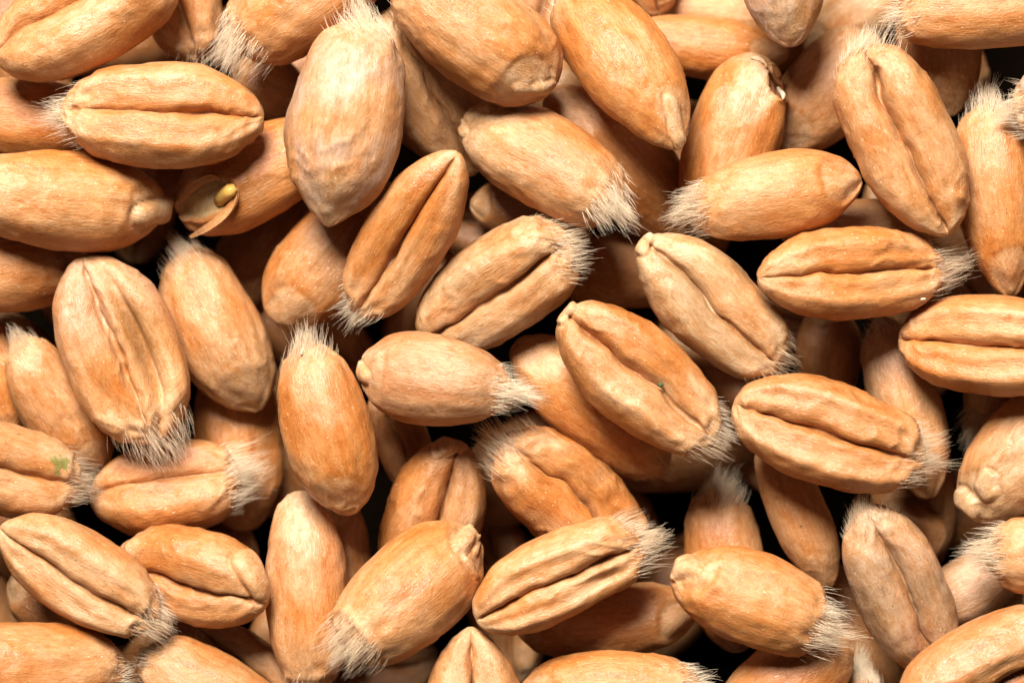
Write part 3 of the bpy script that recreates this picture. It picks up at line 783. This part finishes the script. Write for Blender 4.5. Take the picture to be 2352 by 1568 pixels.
def strip_mesh(name, pts, width, height, mat, tint, wav=0.05, seed=0):
    """a curled flap of torn bran: a thin sheet with thickness standing along pts (local mm)"""
    pts = np.asarray(pts, float)
    rr = np.random.RandomState(seed)
    n = 22
    s = np.linspace(0, len(pts) - 1, n)
    c = np.stack([np.interp(s, np.arange(len(pts)), pts[:, a]) for a in range(3)], -1)
    for _ in range(2):
        c[1:-1] = (c[:-2] + 2 * c[1:-1] + c[2:]) / 4
    lean = np.asarray(width, float)
    up = np.asarray(height, float)
    env = np.sin(np.linspace(0.12, math.pi - 0.12, n)) ** 0.6
    wv = noise(np.stack([s * 1.6 + seed, s * 0, s * 0 + 1.7], -1))
    rows = []
    m = 6
    for j in range(m + 1):
        q = j / m
        rows.append(c + up[None] * (q * env * (1 + 0.4 * wv))[:, None] + lean[None] * ((q ** 2) * env + wav * wv * q)[:, None])
    A = np.stack(rows, 1)
    th = 0.035
    nrm = np.cross(np.gradient(A, axis=0), np.gradient(A, axis=1)); nrm /= np.maximum(np.linalg.norm(nrm, axis=-1, keepdims=True), 1e-9)
    top, bot = A + nrm * th, A - nrm * th
    V = np.concatenate([top.reshape(-1, 3), bot.reshape(-1, 3)])
    ix = np.arange(n * (m + 1)).reshape(n, m + 1)
    o = n * (m + 1)
    q1 = np.stack([ix[:-1, :-1], ix[1:, :-1], ix[1:, 1:], ix[:-1, 1:]], -1).reshape(-1, 4)
    q2 = q1[:, ::-1] + o
    loop = np.concatenate([ix[0, :], ix[1:, -1], ix[-1, -2::-1], ix[-2:0:-1, 0]])
    nl = np.roll(loop, -1)
    q3 = np.stack([loop, loop + o, nl + o, nl], -1)
    tc = np.broadcast_to(np.array(tint), V.shape) * (1 + 0.1 * noise(V * 2))[:, None]
    return mesh_from(name, V * MM, (np.concatenate([q1, q2, q3]), np.zeros((0, 3), dtype=int)), mat, tc, V * 1.0)

def torn_parts(g, root, local):
    Ri = g['R'].T
    upl = Ri @ np.array([0, 0, 1.0])
    def L(*p):
        out = []
        for (x, y, dz) in p:
            q = top_at(g, x, y); q[2] += dz
            out.append(q)
        return to_local(g, out)
    def dirl(dx, dy, dz=0):
        return Ri @ np.array([dx, -dy, dz])
    if g['special'] == 'split':
        p = L((500, 462, -0.10), (512, 453, 0.05), (524, 444, 0.16), (534, 437, 0.20), (543, 431, 0.16))
        add_part('embryo_stub', tube_mesh('embryo_stub', p, [.20, .24, .25, .23, .13], M_STUB, 12), root, local)
        p = L((406, 462, -.02), (430, 444, 0), (460, 425, 0), (490, 412, 0), (512, 414, 0))
        add_part('torn_bran_flap', strip_mesh('torn_bran_flap', p, dirl(-.10, -.22), upl * .14, M_BRAN, TAN * 1.0, seed=3), root, local)
        p = L((430, 540, 0), (462, 522, 0), (495, 500, 0), (522, 476, 0), (540, 448, 0), (545, 432, 0))
        add_part('torn_bran_flap', strip_mesh('torn_bran_flap', p, dirl(.16, .22), upl * .20, M_BRAN, TAN * 1.1, seed=8), root, local)
    if g['special'] == 'chip':
        p = L((1768, 150, 0), (1776, 165, 0), (1786, 180, 0), (1798, 190, 0))
        add_part('torn_bran_flap', strip_mesh('torn_bran_flap', p, dirl(-.05, -.25), upl * .22, M_BRAN, PALE, .3, seed=5), root, local)
        p = L((1792, 196, -.05), (1798, 205, -.03), (1801, 216, -.03), (1802, 226, -.08))
        add_part('starch_chip', tube_mesh('starch_chip', p, [.05, .09, .10, .05], M_SPLINT, 8), root, local)
        p = L((1728, 128, 0), (1742, 126, .06), (1756, 134, .08), (1762, 150, .02))
        add_part('torn_bran_flap', strip_mesh('torn_bran_flap', p, dirl(.10, .16), upl * .12, M_BRAN, PALE, .2, seed=9), root, local)

floor_z = min(g['lo'] for g in G)
for g in G:
    r, Rm, c = g['r'], g['R'], g['pos']
    root = bpy.data.objects.new('wheat_grain', None)
    root.empty_display_size = 0.001
    M3 = Matrix(Rm.tolist())
    base = Vector((c[0], c[1], g['lo']))
    root.matrix_world = Matrix.Translation(base * MM) @ M3.to_4x4()
    COL.objects.link(root)
    root['label'] = g['label']
    root['category'] = 'wheat grain'
    root['group'] = HEAP
    local = root.matrix_world.inverted() @ (Matrix.Translation(Vector(c.tolist()) * MM) @ M3.to_4x4())
    co = r.V * MM
    germ_ob = None
    no_tri = np.zeros((0, 3), dtype=int)
    if g.get('germ', 1.0) > 0.05 and g.get('z') > -1.9:
        add_part('body', sub_mesh('body', co, r.quads[~r.qgerm], np.concatenate([r.tris0, r.tris1]), M_BRAN, r.C, r.R, r.N), root, local)
        germ_ob = add_part('germ', sub_mesh('germ', co, r.quads[r.qgerm], no_tri, M_BRAN, r.C, r.R, r.N), root, local)
    else:
        add_part('body', sub_mesh('body', co, r.quads, np.concatenate([r.tris0, r.tris1]), M_BRAN, r.C, r.R, r.N), root, local)
    if g.get('special'):
        torn_parts(g, root, local)
    hm = hair_mesh(g, r, 'brush_hairs')
    if hm:
        add_part('brush_hairs', hm, root, local)['kind'] = 'stuff'

# ---------------------------------------------------------------- the heap goes on beyond the picture
parts = dict(V=[], q=[], t=[], N=[], C=[], R=[])
off = 0
for k in range(150):
    px, py = rl.uniform(-620, 2970), rl.uniform(-620, 2190)
    a = rl.uniform(0, 2 * math.pi)
    ln = rl.uniform(400, 450) / 2
    ex, ey = abs(ln * math.cos(a)) + 115, abs(ln * math.sin(a)) + 115
    if px + ex > -15 and px - ex < 2367 and py + ey > -15 and py - ey < 1583:
        continue                           # would reach into the picture
    g = dict(g=(px - ln * math.cos(a), py - ln * math.sin(a)), b=(px + ln * math.cos(a), py + ln * math.sin(a)), w=rl.uniform(195, 225),
             face='VD'[rl.randint(2)], c=rl.uniform(-.3, .3), z=0.2, tone=['tan', 'orange', 'grey'][rl.randint(3)], hair=0, germ=.3)
    g['L'], g['W'] = 2 * ln * S, g['w'] * S
    r = build_grain(g, 9000 + k, 0.4)
    Rm = frame(g, 0)
    V = r.V @ Rm.T
    z = 0.2
    for it in range(2):
        ij = cells(V + centre(g, z))
        z = min(0.2, (ceil_field[ij[:, 0], ij[:, 1]] - V[:, 2]).min() + 0.1)
    if z < -4.5:
        continue
    W3 = V + centre(g, z)
    ij = cells(W3)
    np.minimum.at(ceil_field, (ij[:, 0], ij[:, 1]), W3[:, 2])
    parts['V'].append(W3); parts['q'].append(r.quads + off); parts['t'].append(np.concatenate([r.tris0, r.tris1]) + off)
    parts['N'].append(r.N @ Rm.T); parts['C'].append(r.C); parts['R'].append(r.R)
    off += len(W3)
cc = {k: np.concatenate(v) for k, v in parts.items()}
rest_heap = bpy.data.objects.new('grain_heap', mesh_from('grain_heap', cc['V'] * MM, (cc['q'], cc['t']), M_BRAN, cc['C'], cc['R'], cc['N']))
COL.objects.link(rest_heap)
rest_heap['kind'] = 'stuff'
rest_heap['label'] = 'rest of the wheat heap going on beyond the edges of the picture'
rest_heap['category'] = 'wheat grains'

# ---------------------------------------------------------------- what the heap lies on
zt = floor_z - 0.02
print('TRAY', zt)
hw, hh = 60.0, 45.0
tv = [(-hw, -hh, zt - 2), (hw, -hh, zt - 2), (hw, hh, zt - 2), (-hw, hh, zt - 2), (-hw, -hh, zt), (hw, -hh, zt), (hw, hh, zt), (-hw, hh, zt)]
tf = [(4, 5, 6, 7), (0, 3, 2, 1), (0, 1, 5, 4), (1, 2, 6, 5), (2, 3, 7, 6), (3, 0, 4, 7)]
tray = bpy.data.objects.new('tray_surface', mesh_from('tray_surface', np.array(tv) * MM, tf, M_TRAY))
tray.data.polygons.foreach_set('use_smooth', np.zeros(6, dtype=bool))
COL.objects.link(tray)
tray['kind'] = 'structure'

# ---------------------------------------------------------------- bits lying on the grains
def lump_mesh(name, size, mat, seed):
    rr = np.random.RandomState(seed)
    th, ph = np.meshgrid(np.linspace(0.15, math.pi - 0.15, 7), np.arange(9) * 2 * math.pi / 9, indexing='ij')
    d = np.stack([np.sin(th) * np.cos(ph), np.sin(th) * np.sin(ph), np.cos(th)], -1)
    V = (d * np.array(size) * (1 + 0.45 * noise(d * 2.2 + seed))[..., None]).reshape(-1, 3)
    idx = np.arange(63).reshape(7, 9); nx = np.roll(idx, -1, 1)
    q = np.stack([idx[:-1], idx[1:], nx[1:], nx[:-1]], -1).reshape(-1, 4)
    t0 = np.stack([np.full(9, 63), idx[0], nx[0]], -1); t1 = np.stack([np.full(9, 64), nx[-1], idx[-1]], -1)
    V = np.concatenate([V, [[0, 0, size[2]], [0, 0, -size[2]]]])
    return mesh_from(name, V * MM, (q, np.concatenate([t0, t1])), mat)

def find(txt):
    return [g for g in G if txt in g['label']][0]

g = find('a white splinter stuck')
p0 = top_at(g, 690, 814); p1 = top_at(g, 695, 790); p2 = p1 + (p1 - p0) * 0.9 + np.array([0, 0, .25])
me = tube_mesh('straw_splinter', np.stack([np.zeros(3), (p1 - p0) * 1.0 + np.array([0, 0, .12]), p2 - p0 + np.array([0, 0, .1])]), [.045, .055, .02], M_SPLINT, 6)
o = bpy.data.objects.new('straw_splinter', me); o.location = Vector((p0 + np.array([0, 0, 0.03])).tolist()) * MM; COL.objects.link(o)
o['label'] = 'tiny white straw splinter standing in the hairs of the orange upright grain'; o['category'] = 'splinter'
g = find('a green speck in the crease')
p0 = top_at(g, 1518, 884)
o = bpy.data.objects.new('plant_speck', lump_mesh('plant_speck', (.10, .08, .06), M_GREEN, 3)); o.location = Vector((p0 + np.array([0, 0, .02])).tolist()) * MM; COL.objects.link(o)
o['label'] = 'dark green plant speck lying in the crease of the glossy orange grain'; o['category'] = 'speck'
g = find('straight horizontal crease-up grain at right')
p0 = top_at(g, 2128, 686)
o = bpy.data.objects.new('dust_fluff', lump_mesh('dust_fluff', (.10, .05, .04), M_SPLINT, 9)); o.location = Vector((p0 + np.array([0, 0, .02])).tolist()) * MM; COL.objects.link(o)
o['label'] = 'white fleck of fluff on the lower cheek of the straight horizontal grain'; o['category'] = 'fluff'
